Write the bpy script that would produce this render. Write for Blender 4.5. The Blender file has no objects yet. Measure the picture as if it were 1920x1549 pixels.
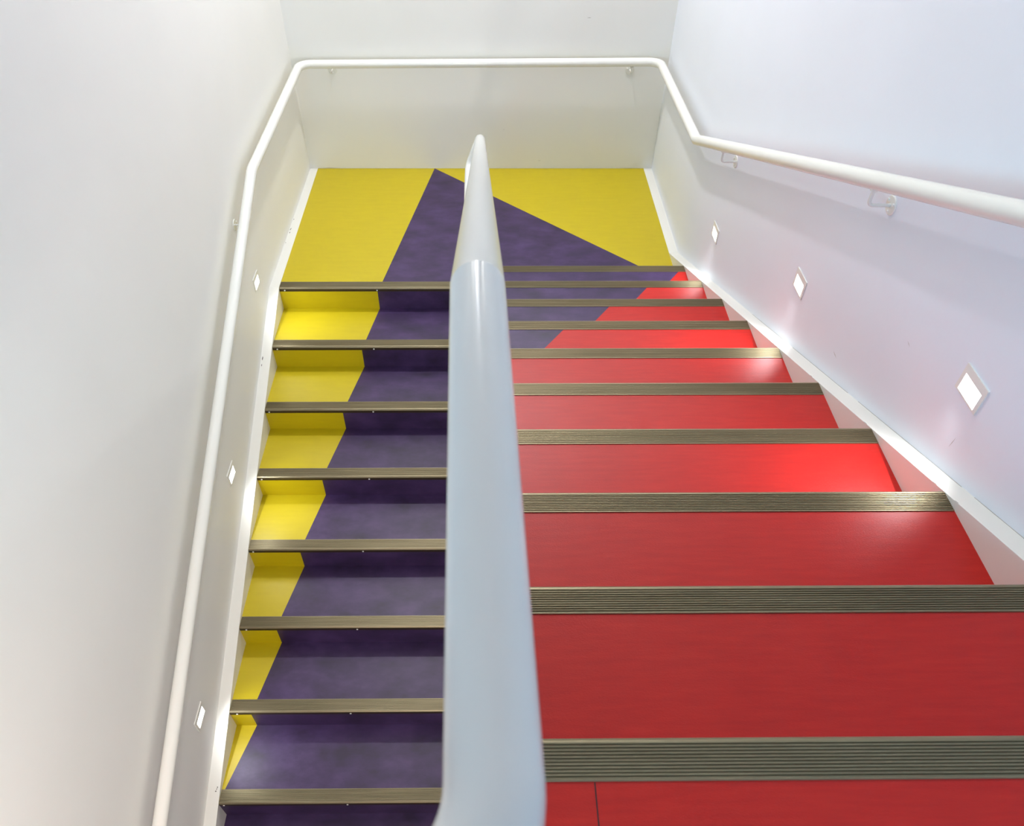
import bpy, bmesh, math, random
from mathutils import Vector, Matrix

# ------------------------------------------------------------------ camera
sc = bpy.context.scene
COL = sc.collection
W_PX, H_PX = 1920, 1549
F_PX, PITCH, YAW, ROLL, PPX = 1413.19, 0.79107, 0.01261, 0.00618, -29.487
fw = Vector((math.sin(YAW)*math.cos(PITCH), math.cos(YAW)*math.cos(PITCH), -math.sin(PITCH)))
rt = Vector((math.cos(YAW), -math.sin(YAW), 0.0))
up = rt.cross(fw)
cr, sr = math.cos(ROLL), math.sin(ROLL)
rt, up = cr*rt + sr*up, -sr*rt + cr*up
cam_data = bpy.data.cameras.new('camera')
cam = bpy.data.objects.new('camera', cam_data)
COL.objects.link(cam)
m = Matrix((rt, up, -fw)).transposed().to_4x4()
m.translation = Vector((0.04908, -4.13681, 2.64557))
cam.matrix_world = m
cam_data.sensor_fit = 'HORIZONTAL'
cam_data.sensor_width = 36.0
cam_data.lens = F_PX / W_PX * 36.0
cam_data.shift_x = -PPX / W_PX
cam_data.clip_start = 0.02
cam_data.dof.use_dof = True
cam_data.dof.focus_distance = 2.6
cam_data.dof.aperture_fstop = 9.0
sc.camera = cam

# ------------------------------------------------------------------ light and exposure
sc.view_settings.view_transform = 'Standard'
sc.view_settings.look = 'None'
sc.view_settings.gamma = 1.0
sc.view_settings.use_curve_mapping = False
sc.view_settings.exposure = 0.07

world = bpy.data.worlds.new('world')
sc.world = world
world.use_nodes = True
world.node_tree.nodes['Background'].inputs[0].default_value = (0.80, 0.90, 1.0, 1)
world.node_tree.nodes['Background'].inputs[1].default_value = 0.5

def area(name, loc, target, size, power, color, size_y=None):
    d = bpy.data.lights.new(name, 'AREA')
    d.energy = power; d.color = color
    d.shape = 'RECTANGLE'; d.size = size; d.size_y = size_y or size
    o = bpy.data.objects.new(name, d); COL.objects.link(o)
    o.location = loc
    o.rotation_euler = (Vector(target) - Vector(loc)).to_track_quat('-Z', 'Y').to_euler()
    return o

def lamp(key, name, loc, target, size, size_y=None):
    p, c = LIGHTS[key]
    if p > 0: return area(name, loc, target, size, p, c, size_y)
LIGHTS = {  # watts and colour
    'centre': (64, (0.95, 0.95, 1.0)),
    'sides': (10, (1.0, 0.95, 0.88)),
    'high': (1.0, (0.9, 0.95, 1.0)),
    'day_left': (66, (0.28, 0.70, 1.0)),
    'day_back': (16, (0.62, 0.83, 1.0)),
    'lower': (44, (1.0, 0.97, 0.92)),
    'step': (1.1, (0.92, 0.96, 1.0)),
}
# ceiling lamps above the half landing
lamp('centre', 'ceiling_and_fill_light', (-0.18, 0.47, 4.3), (-0.15, 0.40, 0), 0.16)
for lx in (-0.85, 0.85):
    lamp('sides', 'ceiling_and_fill_light', (lx, 0.47, 4.3), (lx, 0.40, 0), 0.16)
# dim, broad overhead light above the top of the flights
lamp('high', 'ceiling_and_fill_light', (0.0, -3.2, 4.6), (0.0, -3.2, 0), 1.2, 2.6)
# daylight from the windows of the upper floor, behind the viewer
lamp('day_left', 'daylight', (-1.20, -5.4, 2.10), (1.23, -2.6, 1.2), 1.3, 0.9)
lamp('day_back', 'daylight', (0.0, -7.1, 2.30), (0.0, 0, 2.0), 1.8, 0.7)
# added fill under the upper floor, brightening the lower left wall
lamp('lower', 'ceiling_and_fill_light', (-0.30, -5.0, 1.2), (-1.1, -2.7, -0.6), 0.5)

# ------------------------------------------------------------------ dimensions (metres, z = 0 on the half landing)
XL, XR = -1.190, 1.1745            # inner faces of the sloping wall strings
WL, WR = -1.2455, 1.2324           # wall faces
YB = 0.98                          # far wall
YN, G = -0.4775, 0.3568            # landing edge, going
RL, RR = 0.150, 0.14815            # risers
NW = 0.0573                        # nosing width
XM0, XM1 = -0.015, 0.062           # wall between the flights
ZC = 4.7
ZTOP = 10*RR

# ------------------------------------------------------------------ helpers
def srgb(r, g, b):
    def c(v):
        v /= 255.0
        return v/12.92 if v <= 0.04045 else ((v+0.055)/1.055)**2.4
    return (c(r), c(g), c(b), 1.0)

def tag(o, label=None, cat=None, group=None, kind=None):
    if label: o['label'] = label
    if cat: o['category'] = cat
    if group: o['group'] = group
    if kind: o['kind'] = kind
    return o

def empty(name, loc):
    o = bpy.data.objects.new(name, None); COL.objects.link(o)
    o.location = loc; o.empty_display_size = 0.1
    return o

def link(name, bm, mats, parent=None, smooth=False, recalc=True, origin=None):
    """bm is in world coordinates; the object gets its own origin"""
    if recalc:
        bmesh.ops.recalc_face_normals(bm, faces=bm.faces[:])
    vs = [v.co for v in bm.verts]
    if origin is None:
        lo = [min(v[i] for v in vs) for i in range(3)]
        hi = [max(v[i] for v in vs) for i in range(3)]
        origin = Vector(((lo[0]+hi[0])/2, (lo[1]+hi[1])/2, lo[2]))
    origin = Vector(origin)
    for v in bm.verts: v.co -= origin
    if smooth:
        for f in bm.faces: f.smooth = True
    me = bpy.data.meshes.new(name)
    bm.to_mesh(me); bm.free()
    for mt in (mats if isinstance(mats, (list, tuple)) else [mats]): me.materials.append(mt)
    o = bpy.data.objects.new(name, me); COL.objects.link(o)
    if parent:
        o.parent = parent
        p = parent; off = Vector((0, 0, 0))
        while p: off += p.location; p = p.parent
        o.location = origin - off
    else:
        o.location = origin
    return o

def box(bm, x0, x1, y0, y1, z0, z1, mi=0):
    v = [bm.verts.new((x, y, z)) for z in (z0, z1) for y in (y0, y1) for x in (x0, x1)]
    for q in ((0,2,3,1), (4,5,7,6), (0,1,5,4), (2,6,7,3), (0,4,6,2), (1,3,7,5)):
        f = bm.faces.new([v[i] for i in q]); f.material_index = mi

def prism(bm, poly, axis, a, b, mi=0):
    """poly: 2-D points in the remaining axes, extruded along axis from a to b"""
    def p(u, w, t):
        return {0: (t, u, w), 1: (u, t, w), 2: (u, w, t)}[axis]
    A = [bm.verts.new(p(u, w, a)) for u, w in poly]
    B = [bm.verts.new(p(u, w, b)) for u, w in poly]
    n = len(poly)
    fs = [bm.faces.new(A), bm.faces.new(B)]
    for i in range(n):
        fs.append(bm.faces.new((A[i], A[(i+1) % n], B[(i+1) % n], B[i])))
    for f in fs: f.material_index = mi
    return fs

def sweep(bm, pts, rad, n=32, sharp=(), caps=True, mi=0):
    """round tube along a polyline, mitred at every corner"""
    pts = [Vector(p) for p in pts]
    T = [(pts[i+1]-pts[i]).normalized() for i in range(len(pts)-1)]
    t0 = T[0]
    ref = Vector((0, 0, 1)) if abs(t0.z) < 0.95 else Vector((1, 0, 0))
    u = ref.cross(t0).normalized(); w = t0.cross(u)
    ring = [pts[0] + rad*(math.cos(2*math.pi*k/n)*u + math.sin(2*math.pi*k/n)*w) for k in range(n)]
    rings = [[bm.verts.new(p) for p in ring]]
    for i in range(1, len(pts)):
        t = T[i-1]
        nn = (t + T[i]).normalized() if i < len(T) else t
        ring = [p + t*((pts[i]-p).dot(nn)/t.dot(nn)) for p in ring]
        rings.append([bm.verts.new(p) for p in ring])
    for i in range(len(rings)-1):
        for k in range(n):
            f = bm.faces.new((rings[i][k], rings[i][(k+1) % n], rings[i+1][(k+1) % n], rings[i+1][k]))
            f.smooth = True; f.material_index = mi
    for i in sharp:
        for k in range(n):
            e = bm.edges.get((rings[i][k], rings[i][(k+1) % n]))
            if e: e.smooth = False
    if caps:
        for r in (rings[0], rings[-1]):
            f = bm.faces.new(r); f.material_index = mi
            for e in f.edges: e.smooth = False

def fillet(pts, radii, seg=10):
    """round the inner corners of a polyline; radii[i] belongs to pts[i]"""
    pts = [Vector(p) for p in pts]; out = [pts[0]]
    for i in range(1, len(pts)-1):
        r = radii[i]
        if not r: out.append(pts[i]); continue
        a = (pts[i-1]-pts[i]).normalized(); b = (pts[i+1]-pts[i]).normalized()
        ang = a.angle(b); d = r/math.tan(ang/2)
        c = pts[i] + (a+b).normalized()*(r/math.sin(ang/2))
        p0, p1 = pts[i]+a*d, pts[i]+b*d
        v0, v1 = p0-c, p1-c; tot = v0.angle(v1)
        for k in range(seg+1):
            s = k/seg
            out.append(c + v0*(math.sin((1-s)*tot)/math.sin(tot)) + v1*(math.sin(s*tot)/math.sin(tot)))
    out.append(pts[-1]); return out

def disc(bm, c, nrm, rad, thick, n=28, bev=0.0):
    c, nrm = Vector(c), Vector(nrm).normalized()
    ref = Vector((0, 0, 1)) if abs(nrm.z) < 0.9 else Vector((1, 0, 0))
    u = ref.cross(nrm).normalized(); w = nrm.cross(u)
    prof = [(rad, 0), (rad, thick-bev), (rad-bev, thick)] if bev else [(rad, 0), (rad, thick)]
    rs = [[bm.verts.new(c + nrm*h + r*(math.cos(2*math.pi*k/n)*u + math.sin(2*math.pi*k/n)*w)) for k in range(n)] for r, h in prof]
    bm.faces.new(rs[0]); bm.faces.new(rs[-1])
    for i in range(len(rs)-1):
        for k in range(n):
            bm.faces.new((rs[i][k], rs[i][(k+1) % n], rs[i+1][(k+1) % n], rs[i+1][k]))

# ------------------------------------------------------------------ materials
def new_mat(name):
    mt = bpy.data.materials.new(name); mt.use_nodes = True
    return mt, mt.node_tree.nodes, mt.node_tree.links, mt.node_tree.nodes['Principled BSDF']

def pos_noise(N, L, scale, stretch=(1, 1, 1), detail=4, rough=0.55):
    g = N.new('ShaderNodeNewGeometry'); mp = N.new('ShaderNodeMapping')
    mp.inputs['Scale'].default_value = stretch
    L.new(g.outputs['Position'], mp.inputs['Vector'])
    t = N.new('ShaderNodeTexNoise'); t.inputs['Scale'].default_value = scale
    t.inputs['Detail'].default_value = detail; t.inputs['Roughness'].default_value = rough
    L.new(mp.outputs[0], t.inputs['Vector'])
    return t.outputs['Fac']

def ramp(N, L, src, stops):
    r = N.new('ShaderNodeValToRGB'); L.new(src, r.inputs[0])
    e = r.color_ramp.elements
    e[0].position, e[0].color = stops[0]; e[1].position, e[1].color = stops[-1]
    for p, c in stops[1:-1]:
        x = e.new(p); x.color = c
    return r.outputs[0]

def add_bump(N, L, bsdf, src, strength, dist):
    b = N.new('ShaderNodeBump'); b.inputs['Strength'].default_value = strength
    b.inputs['Distance'].default_value = dist
    L.new(src, b.inputs['Height']); L.new(b.outputs[0], bsdf.inputs['Normal'])

def vinyl(name, lo, mid, hi, stretch, scale, rough, spec=0.5):
    mt, N, L, b = new_mat(name)
    n1 = pos_noise(N, L, scale, stretch, 6, 0.6)
    L.new(ramp(N, L, n1, [(0.30, lo), (0.5, mid), (0.72, hi)]), b.inputs['Base Color'])
    b.inputs['Roughness'].default_value = rough
    b.inputs['Specular IOR Level'].default_value = spec
    add_bump(N, L, b, pos_noise(N, L, 260, (1, 1.6, 1), 3, 0.6), 0.55, 0.0006)
    return mt

M_YEL = vinyl('yellow_vinyl', srgb(193, 173, 6), srgb(196, 176, 8), srgb(199, 179, 10), (1, 5, 5), 7, 0.42)
M_PUR = vinyl('purple_vinyl', srgb(42, 28, 58), srgb(59, 40, 80), srgb(76, 55, 100), (1, 1.7, 1.3), 5.5, 0.42)
M_RED = vinyl('red_vinyl', srgb(182, 20, 12), srgb(189, 24, 14), srgb(196, 31, 19), (1, 9, 9), 9, 0.38, 0.42)

def paint(name, col, rough, bump=0.15, var=0.02):
    mt, N, L, b = new_mat(name)
    c2 = tuple(max(0, c*(1-var)) for c in col[:3]) + (1,)
    L.new(ramp(N, L, pos_noise(N, L, 1.6, (1, 1, 1), 3), [(0.35, c2), (0.65, col)]), b.inputs['Base Color'])
    b.inputs['Roughness'].default_value = rough
    add_bump(N, L, b, pos_noise(N, L, 70, (1, 1, 1), 4, 0.6), bump, 0.0012)
    return mt

M_WALL = paint('white_wall_paint', srgb(244, 243, 238), 0.55)
M_WALL_R = paint('daylight_tinted_wall_paint', srgb(236, 240, 248), 0.5)  # wall white with the bluish daylight tint put into the colour
M_TRIM = paint('cream_gloss_paint', srgb(238, 237, 229), 0.35, 0.12)
M_GREY = paint('light_grey_gloss_enamel', srgb(228, 230, 228), 0.2, 0.05, 0.01)
M_RAIL = paint('white_gloss_enamel', srgb(239, 238, 230), 0.22, 0.05, 0.01)
M_CEIL = paint('ceiling_paint', srgb(240, 240, 236), 0.8)
M_CHIP = new_mat('chipped_plaster')[0]; M_CHIP.node_tree.nodes['Principled BSDF'].inputs['Base Color'].default_value = srgb(96, 88, 80)
M_SCUFF = new_mat('wall_scuff')[0]; M_SCUFF.node_tree.nodes['Principled BSDF'].inputs['Base Color'].default_value = srgb(176, 168, 158)
M_JOINT = new_mat('dusty_joint')[0]; M_JOINT.node_tree.nodes['Principled BSDF'].inputs['Base Color'].default_value = srgb(168, 162, 152)
M_SEAM = new_mat('dark_seam')[0]; M_SEAM.node_tree.nodes['Principled BSDF'].inputs['Base Color'].default_value = srgb(60, 14, 16)
M_STAIN = new_mat('scuff')[0]; M_STAIN.node_tree.nodes['Principled BSDF'].inputs['Base Color'].default_value = srgb(196, 186, 160)

mt, N, L, b = new_mat('bronze_anodised_aluminium')
L.new(ramp(N, L, pos_noise(N, L, 3.0, (1, 30, 30), 3), [(0.3, srgb(128, 118, 94)), (0.7, srgb(144, 134, 108))]), b.inputs['Base Color'])
b.inputs['Metallic'].default_value = 0.85
b.inputs['Roughness'].default_value = 0.42
M_NOSE = mt
mt, N, L, b = new_mat('shaded_bronze_lip')  # shade on the nosing's front face, put into its colour
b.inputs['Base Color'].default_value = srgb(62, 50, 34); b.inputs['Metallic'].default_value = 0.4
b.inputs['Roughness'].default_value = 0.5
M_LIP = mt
mt, N, L, b = new_mat('screw_steel')
b.inputs['Base Color'].default_value = srgb(236, 236, 230); b.inputs['Metallic'].default_value = 0.0
b.inputs['Roughness'].default_value = 0.25
M_SCREW = mt
mt, N, L, b = new_mat('lamp_lens')
b.inputs['Base Color'].default_value = (1, 1, 1, 1)
b.inputs['Emission Color'].default_value = (1.0, 0.98, 0.95, 1)
b.inputs['Emission Strength'].default_value = 9.0
M_LENS = mt

# ------------------------------------------------------------------ room shell
def wallbox(name, *a, mat=M_WALL):
    bm = bmesh.new(); box(bm, *a); return tag(link(name, bm, mat), kind='structure')
ZB = -1.95
wallbox('wall_left', WL-0.15, WL, -7.2, YB+0.15, ZB, ZC)
def scuff(bm, x, nx, p0, p1, w, mi=1):
    (y0, z0), (y1, z1) = p0, p1
    d = Vector((y1-y0, z1-z0)).normalized(); q = (-d.y*w, d.x*w)
    ym, zm = 0.5*(y0+y1), 0.5*(z0+z1)
    a, b_ = sorted((x-nx*0.0006, x+nx*0.0002))
    prism(bm, [(y0, z0), (ym+q[0], zm+q[1]), (y1, z1), (ym-q[0]*0.4, zm-q[1]*0.4)], 0, a, b_, mi)
bm = bmesh.new(); box(bm, WR, WR+0.15, -7.2, YB+0.15, ZB, ZC)
for p0, p1, w in (((-2.842, 1.208), (-2.846, 1.245), 0.0012), ((-2.206, 0.953), (-2.172, 0.957), 0.0016), ((-2.522, 1.272), (-2.503, 1.278), 0.0010), ((-1.446, 0.394), (-1.43, 0.40), 0.0012), ((-1.9, 0.62), (-1.93, 0.60), 0.001)):
    scuff(bm, WR, -1, p0, p1, w)
tag(link('wall_right', bm, [M_WALL_R, M_SCUFF]), kind='structure')

bm = bmesh.new(); box(bm, WL, WR, YB, YB+0.15, ZB, ZC)
def scuff_back(x0, z0, x1, z1, w):
    prism(bm, [(x0, z0), (0.5*(x0+x1), 0.5*(z0+z1)+w), (x1, z1), (0.5*(x0+x1), 0.5*(z0+z1)-w)], 1, YB-0.0002, YB+0.0006, 1)
scuff_back(0.150, 0.289, 0.160, 0.292, 0.001); scuff_back(0.67, 1.019, 0.70, 1.019, 0.0015)
scuff_back(0.40, 0.061, 0.425, 0.060, 0.001); scuff_back(-1.17, 0.004, -1.03, 0.003, 0.0016); scuff_back(0.98, 0.003, 1.15, 0.002, 0.001)
tag(link('wall_back', bm, [M_WALL, M_SCUFF]), kind='structure')
wallbox('wall_front', WL, WR, -7.35, -7.2, ZB, ZC)
wallbox('ceiling', WL-0.15, WR+0.15, -7.35, YB+0.15, ZC, ZC+0.1, mat=M_CEIL)

def clip_half(poly, p, d, keep_left):
    """part of a convex 2-D polygon on one side of the line through p with direction d"""
    def s(q):
        v = d[0]*(q[1]-p[1]) - d[1]*(q[0]-p[0])
        return v if keep_left else -v
    out = []
    for i in range(len(poly)):
        a, c = poly[i], poly[(i+1) % len(poly)]
        sa, sb = s(a), s(c)
        if sa >= 0: out.append(a)
        if sa*sb < 0:
            t = sa/(sa-sb); out.append((a[0]+t*(c[0]-a[0]), a[1]+t*(c[1]-a[1])))
    return out

# half landing: yellow with a purple wedge whose point touches the far wall
APEX = (-0.345, YB)
dL = (-0.597-APEX[0], YN-APEX[1]); dR = (0.943-APEX[0], -0.237-APEX[1])
rect = [(XL, YN+0.0), (XM0+0.03, YN+0.0), (XM0+0.03, YN+0.008), (XR, YN+0.008), (XR, YB), (XL, YB)]
rect = [(XL, YN), (XR, YN), (XR, YB), (XL, YB)]
bm = bmesh.new()
yl = clip_half(rect, APEX, dL, False)
rest = clip_half(rect, APEX, dL, True)
pu = clip_half(rest, APEX, dR, False)
yr = clip_half(rest, APEX, dR, True)
for poly, mi in ((yl, 0), (pu, 1), (yr, 0)):
    if len(poly) > 2: prism(bm, poly, 2, -0.12, 0.0, mi)
tag(link('floor', bm, [M_YEL, M_PUR]), kind='structure')

# upper floor behind the red flight, with its welded seam
yU = YN - 9*G
bm = bmesh.new()
box(bm, XM1, XR, -7.2, yU-0.001, ZTOP-0.18, ZTOP)
box(bm, WL, XM1, -7.2, -4.12, ZTOP-0.18, ZTOP)
box(bm, 0.2005, 0.2025, -7.19, yU-NW-0.001, ZTOP-0.01, ZTOP+0.0004, 1)
tag(link('floor_upper', bm, [M_RED, M_SEAM]), kind='structure')
# lower floor at the foot of the purple flight
bm = bmesh.new(); box(bm, WL, WR, -7.2, YN-9*G-0.02, -11*RL-0.3, -10*RL-0.0)
tag(link('floor_lower', bm, M_PUR), kind='structure')

# low wall between the flights (its top follows the red flight)
bm = bmesh.new()
yE = -7.2
prism(bm, [(YN+0.05, -0.1), (YN+0.05, 0.03), (YN, 0.17), (yU, ZTOP+0.02), (-4.12, ZTOP+0.02), (-4.12, -10*RL), (YN-9*G, -10*RL)], 0, XM0, XM1)
tag(link('wall_middle', bm, M_WALL), kind='structure')

# wall strings along both flights, level strips beside the landing
def chip(bm, pts, z_of, mi=1):
    """thin flaked spot lying on a surface; pts are (x, y)"""
    prism(bm, pts, 2, 0, 1, mi)

sl = RL/G
def zl(y): return 0.002 if y > YN else 0.002 + (y-YN)*sl
sr_ = RR/G
def zr(y):
    if y > YN+G: return 0.002
    return 0.002 + (YN+G-y)*sr_ if y > yU else ZTOP + 0.002 + RR*0
def skew_patch(bm, pts, zf, h, mi):
    A = [bm.verts.new((x, y, zf(y)-0.002)) for x, y in pts]
    B = [bm.verts.new((x, y, zf(y)+h)) for x, y in pts]
    n = len(pts); fs = [bm.faces.new(A), bm.faces.new(B)]
    for i in range(n): fs.append(bm.faces.new((A[i], A[(i+1) % n], B[(i+1) % n], B[i])))
    for f in fs: f.material_index = mi
def blob(cx, cy, lx, ly, seed, n=9, rot=0.0):
    rnd = random.Random(seed); out = []
    for k in range(n):
        a = 2*math.pi*k/n; r = rnd.uniform(0.6, 1.15)
        px, py = lx*math.cos(a)*r, ly*math.sin(a)*r
        out.append((cx+px*math.cos(rot)-py*math.sin(rot), cy+px*math.sin(rot)+py*math.cos(rot)))
    return out

bm = bmesh.new()
prism(bm, [(YB, -0.12), (YB, 0.002), (YN, 0.002), (YN-10*G, zl(YN-10*G)), (YN-10*G, zl(YN-10*G)-0.36), (YN-0.02, -0.34)], 0, WL, XL)
for args in ((-1.206, -2.925, 0.0016, 0.006, 3, 9, -0.5), (-1.203, -2.917, 0.0035, 0.0025, 4), (-1.209, -2.933, 0.0035, 0.0022, 5),
             (-1.236, -0.905, 0.003, 0.012, 6), (-1.236, -0.945, 0.0025, 0.009, 7),
             (-1.238, 0.16, 0.003, 0.016, 8, 9, -0.1), (-1.236, 0.12, 0.003, 0.010, 9), (-1.239, 0.28, 0.0025, 0.007, 10),
             (-1.240, 0.0, 0.002, 0.005, 12)):
    cx, cy, lx, ly, sd = args[:5]; nn = args[5] if len(args) > 5 else 9; ro = args[6] if len(args) > 6 else 0
    skew_patch(bm, blob(cx, cy, lx, ly, sd, nn, ro), zl, 0.0004, 1)
tag(link('trim_1', bm, [M_TRIM, M_CHIP]), kind='structure')
bm = bmesh.new()
prism(bm, [(YB, -0.12), (YB, 0.002), (YN+G, 0.002), (yU, zr(yU+1e-6)), (-7.2, zr(yU+1e-6)), (-7.2, ZTOP-0.2), (yU, ZTOP-0.36), (YN, -0.2), (YN+0.2, -0.12)], 0, XR, WR)
for ya, yb in ((-1.45, -1.80), (-1.90, -2.35), (-2.42, -2.95), (-3.0, -3.5)):
    skew_patch(bm, [(WR-0.0016, ya), (WR-0.0003, ya), (WR-0.0003, yb), (WR-0.0016, yb)], zr, 0.0005, 2)
for cx, cy, lx, ly, sd in ((XR+0.0015, -2.93, 0.0015, 0.010, 21), (XR+0.0012, -3.02, 0.0012, 0.008, 22), (XR+0.001, -2.58, 0.001, 0.012, 23), (XR+0.001, -2.2, 0.001, 0.008, 24)):
    skew_patch(bm, blob(cx, cy, lx, ly, sd), zr, 0.0004, 2)
tag(link('trim_2', bm, [M_TRIM, M_CHIP, M_JOINT]), kind='structure')

# ------------------------------------------------------------------ the two flights
def nosing_profile(sgn):
    """(y, z) outline of the ribbed strip; y = 0 at its front top edge, depth runs towards -sgn"""
    t = 0.0025; n = 10; pts = []
    pitch = (NW-0.006)/n
    pts += [(0.0062, -0.0235), (0.0072, -0.0225), (0.0072, -0.0050), (0.0055, -0.0015), (0.0015, t*0.75)]
    pts.append((-0.0015, t))
    for k in range(n):
        x0 = -0.0035 - k*pitch
        pts += [(x0, t), (x0-0.0009, t-0.0023), (x0-0.0024, t-0.0023), (x0-0.0033, t)]
    pts += [(-NW+0.001, t), (-NW, t*0.3), (-NW, -0.0005), (-0.004, -0.0005), (0.0040, -0.0235)]
    return [(sgn*y, z) for y, z in pts]

def nosing_mesh_obj(x0, x1, y, z, sgn, parent, proto=None):
    if proto:
        o = proto.copy(); COL.objects.link(o); o.parent = parent
        o.location = Vector((proto.location.x, y, z)) - Vector((0, parent.location.y, parent.location.z)); return o
    bm = bmesh.new()
    fs = prism(bm, [(y+a, z+b_) for a, b_ in nosing_profile(sgn)], 0, x0, x1)
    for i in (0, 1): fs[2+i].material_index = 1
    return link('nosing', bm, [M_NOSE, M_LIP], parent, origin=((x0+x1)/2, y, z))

def split_slab(bm, x0, x1, y0, y1, z0, z1, xa, xb, left_mi, right_mi):
    """slab whose colour changes along a line from (xa, y1) to (xb, y0)"""
    r = [(x0, y0), (x1, y0), (x1, y1), (x0, y1)]
    d = (xb-xa, y0-y1)
    A = clip_half(r, (xa, y1), d, False); B = clip_half(r, (xa, y1), d, True)
    for poly, mi in ((A, left_mi), (B, right_mi)):
        if len(poly) > 2: prism(bm, poly, 2, z0, z1, mi)

# --- purple and yellow flight, going down from the landing towards the viewer
left = empty('staircase', (0.5*(XL+XM0), YN, -10*RL))
tag(left, 'purple flight of steps with yellow left ends, going down beside the left wall', 'stairs')
bounds = {1: (-0.612, -0.662), 2: (-0.681, -0.742), 3: (-0.763, -0.827), 4: (-0.846, -0.910),
          5: (-0.928, -0.993), 6: (-1.009, -1.071), 7: (-1.091, -1.175)}
X0, X1 = XL, XM0
RF = 0.0052
nose = None; screw = None
for k in range(0, 10):
    yf = YN - k*G; zf = -k*RL
    # riser under nosing k
    bm = bmesh.new()
    xs = bounds[k+1][0] if k+1 in bounds else None
    if xs is None: box(bm, X0, X1, yf-RF, yf+0.018-RF, zf-RL, zf-0.021, 1)
    else:
        box(bm, X0, xs, yf-RF, yf+0.018-RF, zf-RL, zf-0.021, 0)
        box(bm, xs, X1, yf-RF, yf+0.018-RF, zf-RL, zf-0.021, 1)
    link('riser', bm, [M_YEL, M_PUR], left)
    if k > 0:
        bm = bmesh.new()
        ya = yf + G - RF
        if k in bounds:
            xa, xb = bounds[k]
            ybk = yf + NW
            sl2 = (xb-xa)/(ya-ybk)
            split_slab(bm, X0, X1, yf+0.001, ya, zf-0.03, zf, xa, xa+sl2*(ya-(yf+0.001)), 0, 1)
        else: box(bm, X0, X1, yf+0.001, ya, zf-0.03, zf, 1)
        link('tread', bm, [M_YEL, M_PUR], left)
    if nose is None:
        nose = nosing_mesh_obj(X0+0.001, X1, yf, zf, -1, left); o = nose
    else:
        o = nosing_mesh_obj(X0+0.001, X1, yf, zf, -1, left, nose)
    for j, sx in enumerate((-1.158, -0.605, -0.075)):
        rr_ = random.Random(k*7+j); dx = rr_.uniform(-0.012, 0.012)
        if screw is None:
            bm = bmesh.new()
            disc(bm, (sx, yf-0.0070, zf-0.0150), (0, -1, 0), 0.0045, 0.0026, 14, 0.0010)
            screw = link('screw', bm, M_SCREW, o, smooth=False, origin=(sx, yf-0.0070, zf-0.0165))
            base_loc = screw.location.copy(); s0 = sx
        else:
            s = screw.copy(); COL.objects.link(s); s.parent = o
            s.location = base_loc + Vector((sx-s0+dx, 0, 0))

# --- red flight, going down from the viewer to the landing
right = empty('staircase', (0.5*(XM1+XR), YN, 0.0))
tag(right, 'red flight of steps with a purple corner low down, beside the right wall', 'stairs')
X0, X1 = XM1, XR
nose = None
def xline(y): return 1.145 + 0.715*(y+0.517)
for k in range(1, 11):
    yf = YN - (k-1)*G; zf = k*RR
    bm = bmesh.new()
    xs = max(X0+0.001, min(X1-0.001, xline(yf)))
    if xs > X0+0.002:
        box(bm, X0, xs, yf+RF-0.018, yf+RF, zf-RR+0.0005, zf-0.021, 1)
        box(bm, xs, X1, yf+RF-0.018, yf+RF, zf-RR+0.0005, zf-0.021, 0)
    else: box(bm, X0, X1, yf+RF-0.018, yf+RF, zf-RR+0.0005, zf-0.021, 0)
    link('riser', bm, [M_RED, M_PUR], right)
    if k < 10:
        bm = bmesh.new()
        y1 = yf-0.001; y0 = yf-G+RF
        split_slab(bm, X0, X1, y0, y1, zf-0.03, zf, xline(y1), xline(y0), 1, 0)
        link('tread', bm, [M_RED, M_PUR], right)
    if nose is None: nose = nosing_mesh_obj(X0, X1-0.001, yf, zf, 1, right)
    else: nosing_mesh_obj(X0, X1-0.001, yf, zf, 1, right, nose)

# ------------------------------------------------------------------ wall handrail
RT = 0.0265
XRR, XLR, YRR = WR-0.070, WL+0.070, YB-0.070
wr = empty('handrail', (0, YB-0.07, 0.0))
tag(wr, 'white tubular handrail running round the left, far and right walls on brackets', 'handrail')
kR = (XRR, -0.263, 0.807); kL = (XLR, -0.50, 0.755)
def zRR(y): return kR[2] + (kR[1]-y)*0.410
def zLR(y): return kL[2] + (y-kL[1])*0.425
path = [(XRR, -5.2, zRR(-5.2)), kR, (XRR, YRR, 0.775), (XLR, YRR, 0.757), kL, (XLR, -3.95, zLR(-3.95))]
fp = fillet(path, [0, 0.03, 0.075, 0.075, 0.12, 0], 12)
bm = bmesh.new(); sweep(bm, fp, RT, 36)
link('rail', bm, M_RAIL, wr, origin=(0, YRR, 0.76))

def bracket(px, py, pz, nx, ny, rail_z, drop=0.0):
    """plate on the wall at (px,py,pz); (nx,ny) points into the room"""
    n = Vector((nx, ny, 0)); P = Vector((px, py, pz))
    e = P + n*0.070
    bm = bmesh.new()
    pts = fillet([P, e, Vector((e.x, e.y, rail_z-RT+0.006))], [0, 0.014, 0], 8)
    sweep(bm, pts, 0.0052, 16)
    # saddle under the tube
    disc(bm, (e.x, e.y, rail_z-RT-0.004), (0, 0, 1), 0.011, 0.008, 16)
    br = link('bracket', bm, M_RAIL, wr, origin=P)
    bm = bmesh.new(); disc(bm, P-n*0.001, n, 0.029, 0.0055, 36, 0.0018)
    link('wall_plate', bm, M_RAIL, br, origin=P)
    side = Vector((-ny, nx, 0))
    for a in (90, 210, 330):
        q = P + side*math.cos(math.radians(a-60))*0.020 + Vector((0, 0, math.sin(math.radians(a-60))*0.020)) + n*0.004
        bm = bmesh.new(); disc(bm, q, n, 0.0048, 0.004, 16, 0.0015)
        link('screw', bm, M_RAIL, br, origin=q)
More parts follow.
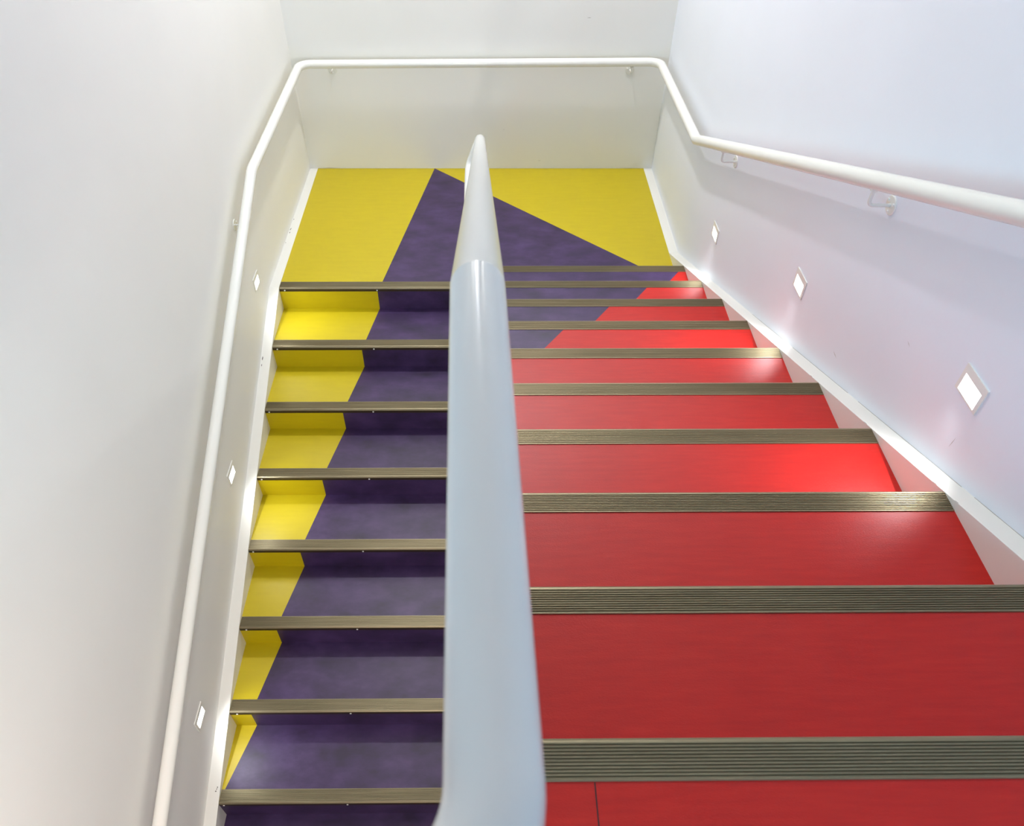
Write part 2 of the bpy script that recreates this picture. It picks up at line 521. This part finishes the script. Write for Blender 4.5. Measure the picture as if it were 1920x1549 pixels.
for y in (-0.752, -2.155, -3.56): bracket(WR, y, zRR(y)-0.078, -1, 0, zRR(y))
for y in (-0.748, -3.70): bracket(WL, y, zLR(y)-0.065, 1, 0, zLR(y))
for x in (-0.982, 0.984): bracket(x, YB, 0.699, 0, -1, 0.766)

# ------------------------------------------------------------------ central handrail
cr_ = empty('handrail', (0.0, YN, 0.0))
tag(cr_, 'broad white tubular handrail between the two flights, nearest the viewer', 'handrail')
K = Vector((0.038, -3.545, 2.218)); SLP = 0.430
def main_pt(y): 
    s = (y-K.y)/(-0.30-K.y)
    return Vector((K.x + (0.002-K.x)*s, y, K.z - SLP*(y-K.y)))
yend = -0.30
E = main_pt(yend)
LX = -0.056
def left_pt(y): return Vector((LX, y, 0.640 + 0.42*(y+0.42)))
near = fillet([Vector((-0.9, -4.074, 2.232)), Vector((0.053, -4.074, 2.238)), K], [0, 0.072, 0], 16)
V1 = main_pt(-0.235)
loop = fillet([main_pt(-0.60), V1, Vector((LX, -0.235, 0.640)), Vector((LX, -0.44, 0.630)), left_pt(-0.60)], [0, 0.046, 0.046, 0.06, 0], 14)
pts = near + loop + [left_pt(-3.95)]
ki = len(near)-1
bm = bmesh.new(); sweep(bm, pts, RT, 40, sharp=(ki,))
link('rail', bm, M_GREY, cr_, origin=(K.x, K.y, K.z-RT))
xm = 0.5*(XM0+XM1)
def mid_top(y): return 0.17 + (YN-y)*(ZTOP+0.02-0.17)/(YN-yU)
for y in (-0.62, -1.60, -2.58, -3.45):
    p = main_pt(y); b0 = Vector((xm, y, mid_top(y)-0.02))
    bm = bmesh.new(); sweep(bm, [b0, (p.x, y, p.z-RT+0.008)], 0.011, 18)
    link('post', bm, M_GREY, cr_, origin=b0)
# arms that carry the lower rail of the purple flight from the middle wall
for y in (-0.95, -2.0, -3.0):
    q = left_pt(y)
    bm = bmesh.new()
    sweep(bm, fillet([(XM0+0.002, y, q.z-0.09), (LX, y, q.z-0.09), (LX, y, q.z-RT+0.006)], [0, 0.012, 0], 6), 0.006, 14)
    link('bracket', bm, M_GREY, cr_, origin=(XM0, y, q.z-0.09))

# ------------------------------------------------------------------ recessed step lights
def step_light(wx, nx, y, z, label, power):
    """plate 105 x 78 mm on the wall, glowing lens set back in it; (y, z) is the plate centre"""
    root = empty('step_light', (wx, y, z-0.039))
    tag(root, label, 'wall light', 'step lights in the %s wall' % ('left' if nx > 0 else 'right'))
    bm = bmesh.new()
    hw, hh = 0.0525, 0.039
    oy0, oy1, oz0, oz1 = y-0.040, y+0.040, z-0.034, z+0.016
    t = 0.004
    xa, xb = sorted((wx-nx*0.001, wx+nx*t))
    box(bm, xa, xb, y-hw, oy0, z-hh, z+hh); box(bm, xa, xb, oy1, y+hw, z-hh, z+hh)
    box(bm, xa, xb, oy0, oy1, z-hh, oz0); box(bm, xa, xb, oy0, oy1, oz1, z+hh)
    link('frame', bm, M_TRIM, root, origin=(wx, y, z-hh))
    bm = bmesh.new()
    xa, xb = sorted((wx-nx*0.001, wx+nx*0.0018))
    box(bm, xa, xb, oy0, oy1, oz0, oz1)
    link('lens', bm, M_LENS, root, origin=(wx, y, oz0))
    d = bpy.data.lights.new('step_light_glow', 'AREA'); d.shape = 'RECTANGLE'
    d.size = 0.075; d.size_y = 0.008; d.energy = power; d.color = LIGHTS['step'][1]; d.spread = math.radians(104)
    lo = bpy.data.objects.new('step_light_glow', d); COL.objects.link(lo)
    lo.location = (wx+nx*0.012, y, z-0.010)
    lo.rotation_euler = Vector((nx*0.92, 0, -1)).to_track_quat('-Z', 'Y').to_euler()
    return root
PW = LIGHTS['step'][0]
step_light(WR, -1, -0.709, 0.515, 'glowing step light in the right wall, the one closest to the landing', PW)
step_light(WR, -1, -1.780, 0.959, 'glowing step light in the right wall, second of three counted from the landing', PW)
step_light(WR, -1, -2.806, 1.379, 'glowing step light in the right wall, the largest and nearest to the viewer', PW)
step_light(WL, 1, -0.663, 0.180, 'glowing step light in the left wall, highest one, beside the landing edge', PW*0.45)
step_light(WL, 1, -1.690, -0.255, 'glowing step light in the left wall, middle one of three', PW*0.45)
step_light(WL, 1, -2.728, -0.695, 'glowing step light in the left wall, lowest one near the bottom steps', PW*0.45)
